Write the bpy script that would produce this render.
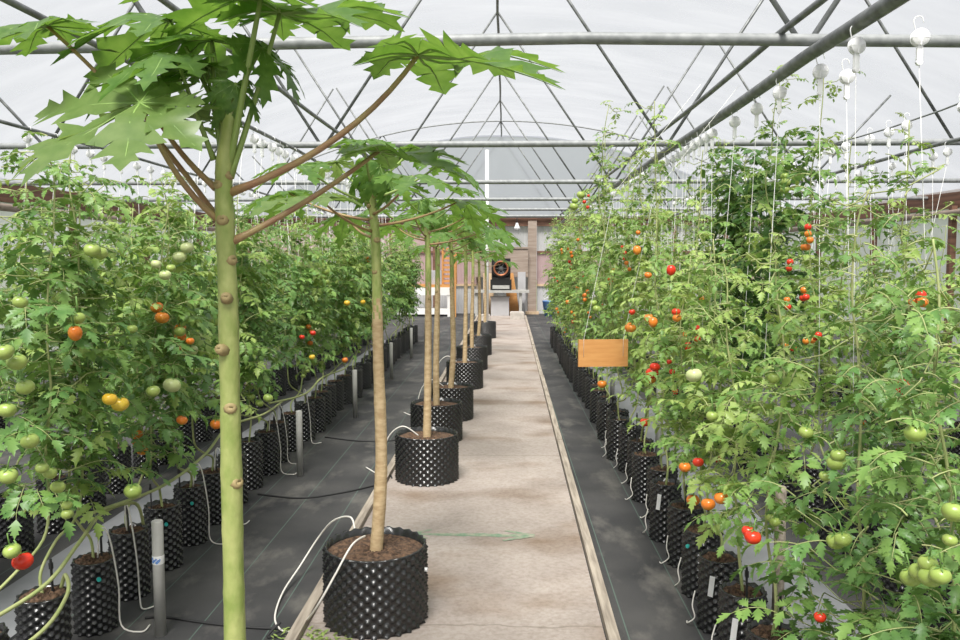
import bpy, math, random
from mathutils import Vector, Matrix, Euler
R = math.radians
PI = math.pi
random.seed(7)
for o in list(bpy.data.objects):
    bpy.data.objects.remove(o)
S = bpy.context.scene
COL = S.collection

# ------------------------------------------------------------------ camera, sky, sun, exposure
F = 800.0
YAW, PITCH, EYE = math.atan(25 / F), math.atan(60 / F), 1.6
cd = bpy.data.cameras.new('camera')
cam = bpy.data.objects.new('camera', cd)
COL.objects.link(cam)
cd.sensor_width = 36.0
cd.lens = 36.0 * F / 960.0
cd.clip_start = 0.05
cam.location = (0, 0, EYE)
cam.rotation_euler = (PI / 2 - PITCH, 0, YAW)
S.camera = cam
CAMR = Euler((PI / 2 - PITCH, 0, YAW)).to_matrix()

S.view_settings.view_transform = 'Standard'
S.view_settings.look = 'None'
S.view_settings.gamma = 1
S.view_settings.use_curve_mapping = False
S.view_settings.exposure = 0.0

w = bpy.data.worlds.new('overcast_sky')
S.world = w
w.use_nodes = True
bg = w.node_tree.nodes['Background']
bg.inputs[0].default_value = (0.93, 0.955, 1.0, 1)
bg.inputs[1].default_value = 0.66

sd = bpy.data.lights.new('sun', 'SUN')
sun = bpy.data.objects.new('sun', sd)
COL.objects.link(sun)
sd.energy = 10.5
sd.angle = R(26)
sd.color = (1.0, 0.95, 0.87)
sun.rotation_euler = (R(32), R(-5), 0)
sun.location = (-3, -5, 12)


def ray(px, py):
    return CAMR @ Vector(((px - 480) / F, (320 - py) / F, -1))


def P(px, py, Y):
    d = ray(px, py)
    return Vector((0, 0, EYE)) + d * (Y / d.y)


def PX(px, py, X):
    d = ray(px, py)
    return Vector((0, 0, EYE)) + d * (X / d.x)


# ------------------------------------------------------------------ materials
def mat(name, col, rough=0.6, metal=0.0, col2=None, scale=8.0, bump=0.0, bscale=40.0, trans=0.0, spec=0.5, stretch=None, coord='Object', lo=.35, hi=.65):
    m = bpy.data.materials.new(name)
    m.use_nodes = True
    nt = m.node_tree
    N, L = nt.nodes, nt.links
    b = N['Principled BSDF']
    out = N['Material Output']
    b.inputs['Base Color'].default_value = (*col, 1)
    b.inputs['Roughness'].default_value = rough
    b.inputs['Metallic'].default_value = metal
    b.inputs['Specular IOR Level'].default_value = spec
    tc = N.new('ShaderNodeTexCoord')
    src = tc.outputs[coord]
    if stretch:
        mp = N.new('ShaderNodeMapping')
        mp.inputs['Scale'].default_value = stretch
        L.new(src, mp.inputs[0])
        src = mp.outputs[0]
    cs = None
    if col2:
        n = N.new('ShaderNodeTexNoise')
        n.inputs['Scale'].default_value = scale
        n.inputs['Detail'].default_value = 5
        L.new(src, n.inputs['Vector'])
        r = N.new('ShaderNodeValToRGB')
        r.color_ramp.elements[0].position = lo
        r.color_ramp.elements[1].position = hi
        r.color_ramp.elements[0].color = (*col, 1)
        r.color_ramp.elements[1].color = (*col2, 1)
        L.new(n.outputs[0], r.inputs[0])
        cs = r.outputs[0]
        L.new(cs, b.inputs['Base Color'])
    if bump:
        n = N.new('ShaderNodeTexNoise')
        n.inputs['Scale'].default_value = bscale
        n.inputs['Detail'].default_value = 4
        L.new(src, n.inputs['Vector'])
        bp = N.new('ShaderNodeBump')
        bp.inputs['Strength'].default_value = bump
        bp.inputs['Distance'].default_value = 0.02
        L.new(n.outputs[0], bp.inputs['Height'])
        L.new(bp.outputs[0], b.inputs['Normal'])
    if trans:
        t = N.new('ShaderNodeBsdfTranslucent')
        hs = N.new('ShaderNodeHueSaturation')
        hs.inputs['Hue'].default_value = 0.485
        hs.inputs['Saturation'].default_value = 1.1
        hs.inputs['Value'].default_value = 1.35
        if cs:
            L.new(cs, hs.inputs['Color'])
        else:
            hs.inputs['Color'].default_value = (*col, 1)
        L.new(hs.outputs[0], t.inputs[0])
        mx = N.new('ShaderNodeMixShader')
        mx.inputs[0].default_value = trans
        L.new(b.outputs[0], mx.inputs[1])
        L.new(t.outputs[0], mx.inputs[2])
        L.new(mx.outputs[0], out.inputs[0])
    return m


def film_mat(name, tcol, dcol, tfac, col2=None):
    """milky greenhouse film: part clear, part scattering"""
    m = bpy.data.materials.new(name)
    m.use_nodes = True
    nt = m.node_tree
    N, L = nt.nodes, nt.links
    N.remove(N['Principled BSDF'])
    out = N['Material Output']
    tr = N.new('ShaderNodeBsdfTransparent')
    tr.inputs[0].default_value = (*tcol, 1)
    tl = N.new('ShaderNodeBsdfTranslucent')
    tl.inputs[0].default_value = (*dcol, 1)
    df = N.new('ShaderNodeBsdfDiffuse')
    df.inputs[0].default_value = (*dcol, 1)
    m1 = N.new('ShaderNodeMixShader')
    m1.inputs[0].default_value = 0.35
    L.new(tl.outputs[0], m1.inputs[1])
    L.new(df.outputs[0], m1.inputs[2])
    m2 = N.new('ShaderNodeMixShader')
    tc = N.new('ShaderNodeTexCoord')
    mp = N.new('ShaderNodeMapping')
    mp.inputs['Scale'].default_value = (0.5, 1.4, 0.5)
    n = N.new('ShaderNodeTexNoise')
    n.inputs['Scale'].default_value = 1.3
    n.inputs['Detail'].default_value = 4
    L.new(tc.outputs['Object'], mp.inputs[0])
    L.new(mp.outputs[0], n.inputs['Vector'])
    mr = N.new('ShaderNodeMapRange')
    mr.inputs['From Min'].default_value = 0.3
    mr.inputs['From Max'].default_value = 0.7
    mr.inputs['To Min'].default_value = tfac - 0.04
    mr.inputs['To Max'].default_value = tfac + 0.03
    L.new(n.outputs[0], mr.inputs[0])
    L.new(mr.outputs[0], m2.inputs[0])
    L.new(m1.outputs[0], m2.inputs[1])
    L.new(tr.outputs[0], m2.inputs[2])
    L.new(m2.outputs[0], out.inputs[0])
    return m


M = {}
M['film'] = film_mat('milky_roof_film', (.80, .82, .85), (.78, .80, .84), .74)
M['wall_film'] = film_mat('milky_wall_film', (.85, .85, .86), (.88, .88, .9), .35)
M['gable_film'] = film_mat('grey_gable_film', (.55, .56, .62), (.70, .71, .78), .30)
M['steel'] = mat('galvanised_steel', (.22, .23, .23), .55, .1, (.31, .32, .32), 20)
M['dark_steel'] = mat('weathered_steel', (.13, .135, .135), .5, .4, (.24, .25, .245), 14)
M['wood_brown'] = mat('brown_stained_wood', (.11, .055, .035), .75, 0, (.22, .11, .07), 3, stretch=(1, .2, 6))
M['wood_orange'] = mat('orange_varnished_wood', (.52, .235, .07), .55, 0, (.60, .30, .10), 6, stretch=(1, 1, 8))
M['wood_pale'] = mat('pale_timber', (.50, .36, .22), .7, 0, (.60, .45, .30), 5, stretch=(4, 1, 1))
M['wood_grey'] = mat('weathered_kerb_timber', (.25, .21, .17), .85, 0, (.44, .38, .31), 6, .3, 60, stretch=(8, .6, 8))
M['wood_panel'] = mat('worn_plywood', (.26, .20, .16), .8, 0, (.36, .29, .24), 4, stretch=(.5, 1, 5))
M['white'] = mat('white_plastic', (.90, .90, .90), .4, trans=.3)
M['white_paint'] = mat('white_painted_metal', (.80, .80, .78), .45)
M['string'] = mat('white_twine', (.82, .82, .78), .8)
M['black'] = mat('black_plastic', (.016, .016, .017), .27, spec=.75)
M['black_matt'] = mat('black_rubber', (.02, .02, .021), .7)
M['soil'] = mat('brown_potting_soil', (.045, .027, .018), .95, 0, (.17, .10, .06), 55, .8, 90)
M['tube_white'] = mat('white_drip_tube', (.74, .71, .66), .5)
M['teal'] = mat('teal_plastic', (.02, .40, .36), .4)
M['blue'] = mat('blue_plastic', (.12, .25, .55), .4)
M['pvc'] = mat('grey_pvc_pipe', (.36, .355, .335), .5, 0, (.45, .445, .42), 10)
M['strip'] = mat('pale_grey_sheet', (.165, .17, .18), .5, 0, (.22, .225, .235), 3)
M['pink_panel'] = mat('pinkish_polycarbonate', (.44, .30, .30), .5, 0, (.52, .38, .38), 2, trans=.25)
M['grey_panel'] = mat('grey_polycarbonate', (.52, .51, .52), .5, 0, (.60, .59, .60), 2, trans=.25)
M['green_paint'] = mat('faded_green_paint', (.15, .25, .16), .8, 0, (.33, .33, .25), 25)
M['iron'] = mat('sooty_iron', (.02, .02, .02), .5, .3)
M['copper'] = mat('rusty_burner_ring', (.35, .13, .06), .45, .5)
M['ground'] = mat('outside_grass', (.10, .16, .06), .9, 0, (.16, .20, .08), 1)
M['stone'] = mat('rough_concrete', (.38, .35, .31), .9, 0, (.50, .46, .41), 12, .4, 40)
M['card'] = mat('brown_cardboard', (.34, .23, .15), .8)
# plants
M['leaf_a'] = mat('tomato_leaf', (.130, .250, .056), .40, 0, (.225, .360, .095), 14, trans=.24, spec=.35)
M['leaf_b'] = mat('light_tomato_leaf', (.235, .365, .080), .40, 0, (.380, .490, .150), 14, trans=.26, spec=.35)
M['leaf_d'] = mat('deep_tomato_leaf', (.095, .215, .055), .38, 0, (.180, .315, .088), 14, trans=.22, spec=.45)
M['leaf_c'] = mat('dark_tomato_leaf', (.045, .120, .026), .45, 0, (.085, .180, .040), 9, trans=.3, spec=.4)
M['vine'] = mat('tomato_stem', (.30, .36, .13), .6, 0, (.40, .42, .19), 20)
M['papaya_leaf'] = mat('papaya_leaf', (.090, .195, .036), .34, 0, (.150, .270, .058), 7, trans=.46, spec=.45)
M['papaya_light'] = mat('light_papaya_leaf', (.135, .225, .060), .36, 0, (.185, .275, .085), 7, trans=.42, spec=.4)
M['vein'] = mat('papaya_vein', (.22, .34, .09), .5)
M['trunk_green'] = mat('green_papaya_trunk', (.22, .285, .07), .5, 0, (.36, .39, .14), 10, .15, 30, stretch=(3, 3, 1.6))
M['trunk_brown'] = mat('tan_papaya_trunk', (.42, .29, .155), .65, 0, (.58, .44, .26), 12, .25, 40, stretch=(2, 2, 5))
M['stalk'] = mat('brownish_leaf_stalk', (.29, .155, .085), .5, 0, (.34, .26, .11), 5)
M['stalk_green'] = mat('green_leaf_stalk', (.24, .33, .09), .5)
M['scar'] = mat('leaf_scar', (.31, .24, .11), .7)
M['red'] = mat('ripe_red_tomato', (.62, .028, .012), .25, 0, (.66, .05, .015), 4)
M['orange'] = mat('orange_tomato', (.70, .16, .02), .25, 0, (.62, .25, .03), 5)
M['yellow'] = mat('yellow_tomato', (.72, .42, .03), .28, 0, (.70, .52, .06), 5)
M['green'] = mat('green_tomato', (.26, .36, .075), .3, 0, (.35, .44, .115), 4)
M['pale'] = mat('pale_green_tomato', (.46, .53, .22), .3, 0, (.54, .59, .30), 4)
M['calyx'] = mat('tomato_calyx', (.14, .26, .06), .6)


def concrete():
    m = mat('worn_concrete', (.315, .268, .238), .85, 0, (.425, .368, .330), 2.2, .25, 60, lo=.3, hi=.7)
    nt = m.node_tree
    N, L = nt.nodes, nt.links
    b = N['Principled BSDF']
    src = b.inputs['Base Color'].links[0].from_socket
    tc = N.new('ShaderNodeTexCoord')
    n2 = N.new('ShaderNodeTexNoise')
    n2.inputs['Scale'].default_value = 45
    n2.inputs['Detail'].default_value = 6
    L.new(tc.outputs['Object'], n2.inputs['Vector'])
    r2 = N.new('ShaderNodeValToRGB')
    r2.color_ramp.elements[0].position = .3
    r2.color_ramp.elements[0].color = (.80, .78, .75, 1)
    r2.color_ramp.elements[1].position = .6
    r2.color_ramp.elements[1].color = (1, 1, 1, 1)
    L.new(n2.outputs[0], r2.inputs[0])
    mx = N.new('ShaderNodeMix')
    mx.data_type = 'RGBA'
    mx.blend_type = 'MULTIPLY'
    mx.inputs[0].default_value = 1
    L.new(src, mx.inputs[6])
    L.new(r2.outputs[0], mx.inputs[7])
    # rusty, dirty stains
    n3 = N.new('ShaderNodeTexNoise')
    n3.inputs['Scale'].default_value = 1.1
    n3.inputs['Detail'].default_value = 7
    mp = N.new('ShaderNodeMapping')
    mp.inputs['Scale'].default_value = (1, 1.6, 1)
    L.new(tc.outputs['Object'], mp.inputs[0])
    L.new(mp.outputs[0], n3.inputs['Vector'])
    r3 = N.new('ShaderNodeValToRGB')
    r3.color_ramp.elements[0].position = .52
    r3.color_ramp.elements[0].color = (1, 1, 1, 1)
    r3.color_ramp.elements[1].position = .70
    r3.color_ramp.elements[1].color = (.62, .53, .44, 1)
    L.new(n3.outputs[0], r3.inputs[0])
    mx2 = N.new('ShaderNodeMix')
    mx2.data_type = 'RGBA'
    mx2.blend_type = 'MULTIPLY'
    mx2.inputs[0].default_value = 1
    L.new(mx.outputs[2], mx2.inputs[6])
    L.new(r3.outputs[0], mx2.inputs[7])
    # hairline joints across the slab, wandering a little
    sp = N.new('ShaderNodeSeparateXYZ')
    L.new(tc.outputs['Object'], sp.inputs[0])
    n4 = N.new('ShaderNodeTexNoise')
    n4.inputs['Scale'].default_value = 5
    L.new(tc.outputs['Object'], n4.inputs['Vector'])
    ma = N.new('ShaderNodeMath')
    ma.operation = 'MULTIPLY_ADD'
    ma.inputs[1].default_value = .10
    L.new(n4.outputs[0], ma.inputs[0])
    L.new(sp.outputs[1], ma.inputs[2])
    mb_ = N.new('ShaderNodeMath')
    mb_.operation = 'MULTIPLY_ADD'
    mb_.inputs[1].default_value = 1 / 3.05
    mb_.inputs[2].default_value = 9.88
    L.new(ma.outputs[0], mb_.inputs[0])
    fr = N.new('ShaderNodeMath')
    fr.operation = 'FRACT'
    L.new(mb_.outputs[0], fr.inputs[0])
    lt = N.new('ShaderNodeMath')
    lt.operation = 'LESS_THAN'
    lt.inputs[1].default_value = .005
    L.new(fr.outputs[0], lt.inputs[0])
    mk = N.new('ShaderNodeMath')
    mk.operation = 'MULTIPLY'
    mk.inputs[1].default_value = .45
    L.new(lt.outputs[0], mk.inputs[0])
    mx3 = N.new('ShaderNodeMix')
    mx3.data_type = 'RGBA'
    L.new(mk.outputs[0], mx3.inputs[0])
    L.new(mx2.outputs[2], mx3.inputs[6])
    mx3.inputs[7].default_value = (.16, .13, .10, 1)
    L.new(mx3.outputs[2], b.inputs['Base Color'])
    return m


def fabric():
    m = mat('woven_ground_fabric', (.028, .028, .030), .8, 0, (.062, .060, .059), 1.6, .25, 300)
    nt = m.node_tree
    N, L = nt.nodes, nt.links
    b = N['Principled BSDF']
    src = b.inputs['Base Color'].links[0].from_socket
    tc = N.new('ShaderNodeTexCoord')
    # dusty scuffs
    n = N.new('ShaderNodeTexNoise')
    n.inputs['Scale'].default_value = 2.6
    n.inputs['Detail'].default_value = 8
    n.inputs['Roughness'].default_value = .65
    mp = N.new('ShaderNodeMapping')
    mp.inputs['Scale'].default_value = (1.4, .7, 1)
    mp.inputs['Location'].default_value = (3.3, 1.2, 0)
    L.new(tc.outputs['Object'], mp.inputs[0])
    L.new(mp.outputs[0], n.inputs['Vector'])
    r = N.new('ShaderNodeValToRGB')
    r.color_ramp.elements[0].position = .52
    r.color_ramp.elements[0].color = (0, 0, 0, 1)
    r.color_ramp.elements[1].position = .74
    r.color_ramp.elements[1].color = (.9, .9, .9, 1)
    L.new(n.outputs[0], r.inputs[0])
    mx = N.new('ShaderNodeMix')
    mx.data_type = 'RGBA'
    L.new(r.outputs[0], mx.inputs[0])
    L.new(src, mx.inputs[6])
    mx.inputs[7].default_value = (.16, .15, .135, 1)
    # pale green seam threads running down the length
    sp = N.new('ShaderNodeSeparateXYZ')
    L.new(tc.outputs['Object'], sp.inputs[0])
    ad = N.new('ShaderNodeMath')
    ad.operation = 'MULTIPLY_ADD'
    ad.inputs[1].default_value = 1 / .31
    ad.inputs[2].default_value = 100.3
    L.new(sp.outputs[0], ad.inputs[0])
    fr = N.new('ShaderNodeMath')
    fr.operation = 'FRACT'
    L.new(ad.outputs[0], fr.inputs[0])
    lt = N.new('ShaderNodeMath')
    lt.operation = 'LESS_THAN'
    lt.inputs[1].default_value = .018
    L.new(fr.outputs[0], lt.inputs[0])
    mk = N.new('ShaderNodeMath')
    mk.operation = 'MULTIPLY'
    mk.inputs[1].default_value = .65
    L.new(lt.outputs[0], mk.inputs[0])
    mx2 = N.new('ShaderNodeMix')
    mx2.data_type = 'RGBA'
    L.new(mk.outputs[0], mx2.inputs[0])
    L.new(mx.outputs[2], mx2.inputs[6])
    mx2.inputs[7].default_value = (.11, .17, .14, 1)
    L.new(mx2.outputs[2], b.inputs['Base Color'])
    return m


M['concrete'] = concrete()
M['fabric'] = fabric()


# ------------------------------------------------------------------ mesh helpers
class MB:
    def __init__(self):
        self.v, self.f, self.m, self.s = [], [], [], []

    def face(self, idx, mi=0, smooth=True):
        self.f.append(tuple(idx))
        self.m.append(mi)
        self.s.append(smooth)

    def box(self, lo, hi, mi=0, mtx=None):
        b = len(self.v)
        for z in (lo[2], hi[2]):
            for x, y in ((lo[0], lo[1]), (hi[0], lo[1]), (hi[0], hi[1]), (lo[0], hi[1])):
                p = Vector((x, y, z))
                self.v.append(mtx @ p if mtx else p)
        for q in ((3, 2, 1, 0), (4, 5, 6, 7), (0, 1, 5, 4), (1, 2, 6, 5), (2, 3, 7, 6), (3, 0, 4, 7)):
            self.face([b + i for i in q], mi, False)
        return self

    def tube(self, pts, r, n=8, mi=0, cap=True, smooth=True):
        """tube along points; r number or list"""
        pts = [Vector(p) for p in pts]
        k = len(pts)
        rs = r if isinstance(r, (list, tuple)) else [r] * k
        up = None
        base = len(self.v)
        for i, p in enumerate(pts):
            a = pts[max(0, i - 1)]
            c = pts[min(k - 1, i + 1)]
            t = (c - a)
            if t.length < 1e-9:
                t = Vector((0, 0, 1))
            t.normalize()
            if up is None:
                up = Vector((1, 0, 0)) if abs(t.x) < .8 else Vector((0, 1, 0))
            u = (up - t * up.dot(t))
            if u.length < 1e-6:
                u = t.orthogonal()
            u.normalize()
            up = u
            vv = t.cross(u)
            for j in range(n):
                a_ = 2 * PI * j / n
                self.v.append(p + (u * math.cos(a_) + vv * math.sin(a_)) * rs[i])
        for i in range(k - 1):
            for j in range(n):
                j2 = (j + 1) % n
                self.face((base + i * n + j, base + i * n + j2, base + (i + 1) * n + j2, base + (i + 1) * n + j), mi, smooth)
        if cap:
            self.face([base + j for j in range(n)][::-1], mi, False)
            self.face([base + (k - 1) * n + j for j in range(n)], mi, False)
        return self

    def lathe(self, prof, n=24, mi=0, mtx=None, smooth=True):
        """profile of (r, z) turned round z"""
        b = len(self.v)
        for (r, z) in prof:
            for j in range(n):
                a = 2 * PI * j / n
                p = Vector((r * math.cos(a), r * math.sin(a), z))
                self.v.append(mtx @ p if mtx else p)
        for i in range(len(prof) - 1):
            for j in range(n):
                j2 = (j + 1) % n
                self.face((b + i * n + j, b + i * n + j2, b + (i + 1) * n + j2, b + (i + 1) * n + j), mi, smooth)
        return self

    def mesh(self, name, mats):
        me = bpy.data.meshes.new(name)
        me.from_pydata([tuple(p) for p in self.v], [], self.f)
        for m in (mats if isinstance(mats, (list, tuple)) else [mats]):
            me.materials.append(m)
        me.polygons.foreach_set('material_index', self.m)
        me.polygons.foreach_set('use_smooth', self.s)
        me.update()
        return me

    def build(self, name, mats, parent=None):
        return place(name, self.mesh(name, mats), parent)


def place(name, me, parent=None, loc=None, rot=None, scale=None):
    o = bpy.data.objects.new(name, me)
    COL.objects.link(o)
    if parent:
        o.parent = parent
    if loc is not None:
        o.location = loc
    if rot is not None:
        o.rotation_euler = rot
    if scale is not None:
        o.scale = scale if isinstance(scale, (list, tuple)) else (scale,) * 3
    return o


def tag(o, label=None, cat=None, group=None, kind=None):
    if label:
        o['label'] = label
    if cat:
        o['category'] = cat
    if group:
        o['group'] = group
    if kind:
        o['kind'] = kind
    return o


def thing(name, label, cat, loc=(0, 0, 0), rz=0, group=None, kind=None):
    o = place(name, None, None, loc, (0, 0, rz))
    return tag(o, label, cat, group, kind)


def struct(o, label=None):
    return tag(o, label, None, None, 'structure')


def bez(p0, p1, p2, p3, n=10):
    out = []
    for i in range(n + 1):
        t = i / n
        out.append(Vector(p0) * (1 - t) ** 3 + Vector(p1) * 3 * t * (1 - t) ** 2 + Vector(p2) * 3 * t * t * (1 - t) + Vector(p3) * t ** 3)
    return out


def smooth_path(pts, n=6):
    pts = [Vector(p) for p in pts]
    out = []
    for i in range(len(pts) - 1):
        p0 = pts[max(0, i - 1)]
        p1, p2 = pts[i], pts[i + 1]
        p3 = pts[min(len(pts) - 1, i + 2)]
        for k in range(n):
            t = k / n
            out.append(.5 * ((2 * p1) + (p2 - p0) * t + (2 * p0 - 5 * p1 + 4 * p2 - p3) * t * t + (3 * p1 - p0 - 3 * p2 + p3) * t ** 3))
    out.append(pts[-1])
    return out


# ------------------------------------------------------------------ the house
HW, YB, YF = 8.0, 24.0, -5.0
WALLTOP = 2.8


def arch_z(x):
    return EYE + 3.63 - 2.43 * (abs(x + .12) / HW) ** 2


# ground outside, floor
b = MB()
b.box((-60, -40, -.4), (60, 70, -.12))
struct(b.build('ground', M['ground']))
b = MB()
b.box((-HW, YF, -.1), (HW, YB, 0))
struct(b.build('floor', M['fabric']), 'black woven ground fabric with pale scuffs')
# concrete path, turned a touch
TA = math.atan(.13 / 20)
PATHM = Matrix.Rotation(-TA, 4, 'Z')
b = MB()
b.box((-.875, YF + .1, -.02), (.405, 22.9, .012), mtx=PATHM)
struct(b.build('path', M['concrete']), 'pale worn concrete path down the middle')
for k, (x0, x1) in enumerate(((-.925, -.878), (.408, .455))):
    b = MB()
    y = YF + .2
    while y < 22.6:
        y1 = min(y + 3.9, 22.7)
        dx = random.uniform(-.004, .004)
        b.box((x0 + dx, y, -.02), (x1 + dx, y1 - .006, .045 + random.uniform(-.004, .004)), mtx=PATHM)
        y = y1
    struct(b.build('trim_%d' % (k + 1), M['wood_grey']), 'weathered timber edging board of the concrete path')

# roof film with a slight belly between the arches
bays = [-1.2, 1.6, 4.4, 8.1, 12.0, 15.4, 18.5, 21.3, 24.0]
ys = []
ends = [YF] + bays
for a, c in zip(ends[:-1], ends[1:]):
    for i in range(8):
        ys.append((a + (c - a) * i / 8, math.sin(PI * i / 8)))
ys.append((YB, 0))
b = MB()
nx = 48
for (y, s) in ys:
    for i in range(nx + 1):
        x = -HW + 2 * HW * i / nx
        b.v.append(Vector((x, y, arch_z(x) + .05 - .05 * s + .012 * math.sin(x * 3 + y * 2))))
for j in range(len(ys) - 1):
    for i in range(nx):
        q = j * (nx + 1) + i
        b.face((q, q + 1, q + nx + 2, q + nx + 1))
struct(b.build('ceiling', M['film']), 'milky white plastic roof film')


def gable(y, name, m):
    b = MB()
    n = 40
    for i in range(n + 1):
        x = -HW + 2 * HW * i / n
        b.v.append(Vector((x, y, WALLTOP - .05)))
        b.v.append(Vector((x, y, arch_z(x) + .05)))
    for i in range(n):
        b.face((2 * i, 2 * i + 2, 2 * i + 3, 2 * i + 1))
    return b.build(name, m)


# side walls: film below, a brown timber plate above
for s, nm in ((-1, 'left'), (1, 'right')):
    root = place('wall_' + nm, None)
    struct(root)
    b = MB()
    b.box((s * HW - .01, YF, 0), (s * HW + .01, YB, WALLTOP))
    b.build('film', M['wall_film'], root)
    b = MB()
    b.box((s * HW - .06 - .02 * s, YF, 2.52), (s * HW + .06 - .02 * s, YB, 2.84))
    b.build('wall_plate', M['wood_brown'], root)
    for i in range(10):
        y = -3.6 + i * 3.0
        b = MB()
        b.box((s * (HW - .14) - .05, y - .05, 0), (s * (HW - .14) + .05, y + .05, 2.55))
        b.build('post', M['wood_brown'], root)
    b = MB()
    b.tube([(s * (HW - .17), YF + .3, 2.42), (s * (HW - .17), YB - .3, 2.42)], .06, 10)
    b.build('rolled_side_curtain', M['wood_panel'], root)
root = place('wall_front', None)
struct(root)
b = MB()
b.box((-HW, YF - .02, 0), (HW, YF, WALLTOP))
b.build('film', M['wall_film'], root)
g = gable(YF, 'gable_film', M['film'])
g.parent = root

# back wall
root = place('wall_back', None)
struct(root)
g = gable(YB - .04, 'gable_film', M['gable_film'])
g.parent = root


def wp(px):
    return P(px, 260, YB).x


def hz(py):
    return P(505, py, YB).z


def rib_panel(x0, x1, z0, z1, y, m, name='panel'):
    b = MB()
    n = max(2, int((x1 - x0) / .08))
    for i in range(n * 2 + 1):
        x = x0 + (x1 - x0) * i / (n * 2)
        d = .012 if i % 2 else 0
        b.v.append(Vector((x, y - d, z0)))
        b.v.append(Vector((x, y - d, z1)))
    for i in range(n * 2):
        b.face((2 * i, 2 * i + 2, 2 * i + 3, 2 * i + 1), 0, False)
    return b.build(name, m, root)


zmid, zlow = hz(252), hz(285)
segs = [-8.0, -6.4, -4.8, -3.4, -2.1, -.72]
for x0, x1 in zip(segs[:-1], segs[1:]):
    rib_panel(x0, x1, zmid, 2.62, YB - .05, M['pink_panel'])
    rib_panel(x0, x1, zlow, zmid, YB - .05, M['pink_panel'])
    rib_panel(x0, x1, 0, zlow, YB - .05, M['grey_panel'])
segs2 = [.95, 2.2, 3.6, 5.0, 6.5, 8.0]
for x0, x1 in zip(segs2[:-1], segs2[1:]):
    rib_panel(x0, x1, zmid, 2.62, YB - .05, M['grey_panel'])
    rib_panel(x0, x1, zlow, zmid, YB - .05, M['pink_panel'])
    rib_panel(x0, x1, 0, zlow, YB - .05, M['grey_panel'])
rib_panel(-.72, .72, 0, 2.62, YB - .05, M['grey_panel'], 'door_panel')
for z in (zmid, zlow):
    for x0, x1 in ((-8, -.72), (.95, 8)):
        b = MB()
        b.box((x0, YB - .11, z - .03), (x1, YB - .06, z + .03))
        b.build('rail', M['wood_brown'] if z == zmid else M['wood_pale'], root)
b = MB()
b.box((-HW, YB - .2, 2.60), (HW, YB - .06, 2.84))
b.build('beam', M['wood_brown'], root)
b = MB()
b.tube([(-HW, YB - .3, 2.88), (HW, YB - .3, 2.88)], .045, 10)
b.build('gutter_pipe', M['steel'], root)
for x in segs[:-1] + segs2[1:]:
    b = MB()
    b.box((x - .05, YB - .16, 0), (x + .05, YB - .05, 2.7))
    b.build('post', M['wood_brown'], root)
for x, wd in ((wp(532), .13), (-.78, .07)):
    b = MB()
    b.box((x - wd, YB - .28, 0), (x + wd, YB - .06, 2.75))
    b.build('post', M['wood_panel'], root)
b = MB()
b.box((wp(532) - .2, YB - .4, 0), (wp(532) + .2, YB - .05, .07))
b.build('post_foot', M['wood_pale'], root)

# trusses: one bottom chord, one arch, W braces each
for k, y in enumerate(bays[1:]):
    root = place('truss', None, None, (0, y, 0))
    tag(root, 'galvanised steel roof truss crossing the whole house', None, 'roof trusses across the house', 'structure')
    zc = EYE + 1.155
    sg = .03 if k == 1 else .0
    b = MB()
    b.tube([(-HW, 0, zc), (-4, 0, zc - sg * .4), (.4, 0, zc + sg), (4, 0, zc - sg), (HW, 0, zc)], .033, 12)
    b.build('bottom_chord', M['steel'], root)
    if k >= 6:
        b = MB()
        b.tube([(x, 0, arch_z(x)) for x in [-HW + 16 * i / 40 for i in range(41)]], .018, 8)
        b.build('arch', M['steel'], root)
    rx = -.12
    for (xa, za, xb, zb) in ((rx, arch_z(rx), 1.58, zc), (rx, arch_z(rx), -1.82, zc), (1.62, zc, 2.98, arch_z(2.98)), (-1.86, zc, -3.22, arch_z(-3.22)),
                             (3.04, arch_z(3.04), 4.42, zc), (-3.28, arch_z(-3.28), -4.66, zc), (4.46, zc, 5.6, arch_z(5.6)), (-4.7, zc, -5.84, arch_z(-5.84))):
        b = MB()
        b.tube([(xa, 0.03, za), (xb, 0.03, zb)], .0155, 8)
        b.build('brace', M['dark_steel'] if k > 1 else M['steel'], root)
b = MB()
pts = []
for a, c in zip(bays[1:-1], bays[2:]):
    for i in range(6):
        t = i / 6
        pts.append((-.12 + .012 * math.sin(t * PI), a + (c - a) * t, arch_z(-.12) - .03 - .03 * math.sin(PI * t)))
b.tube(pts, .02, 8)
struct(b.build('ridge_beam', M['dark_steel']), 'steel ridge pipe along the peak of the roof')

# longitudinal crop pipes and wires (tied to the bottom chords)
PIPES = []


def crop_pipe(x, dz, r, name, label, m, sag=.015):
    b = MB()
    pts = []
    bb = [1.6] + bays[2:]
    for a, c in zip(bb[:-1], bb[1:]):
        for i in range(5):
            t = i / 5
            pts.append((x, a + (c - a) * t, EYE + dz - sag * math.sin(PI * t)))
    pts.append((x, bays[-1] - .1, EYE + dz))
    b.tube(pts, r, 8)
    o = b.build(name, m)
    tag(o, label, 'pipe' if r > .01 else 'wire')


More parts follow.
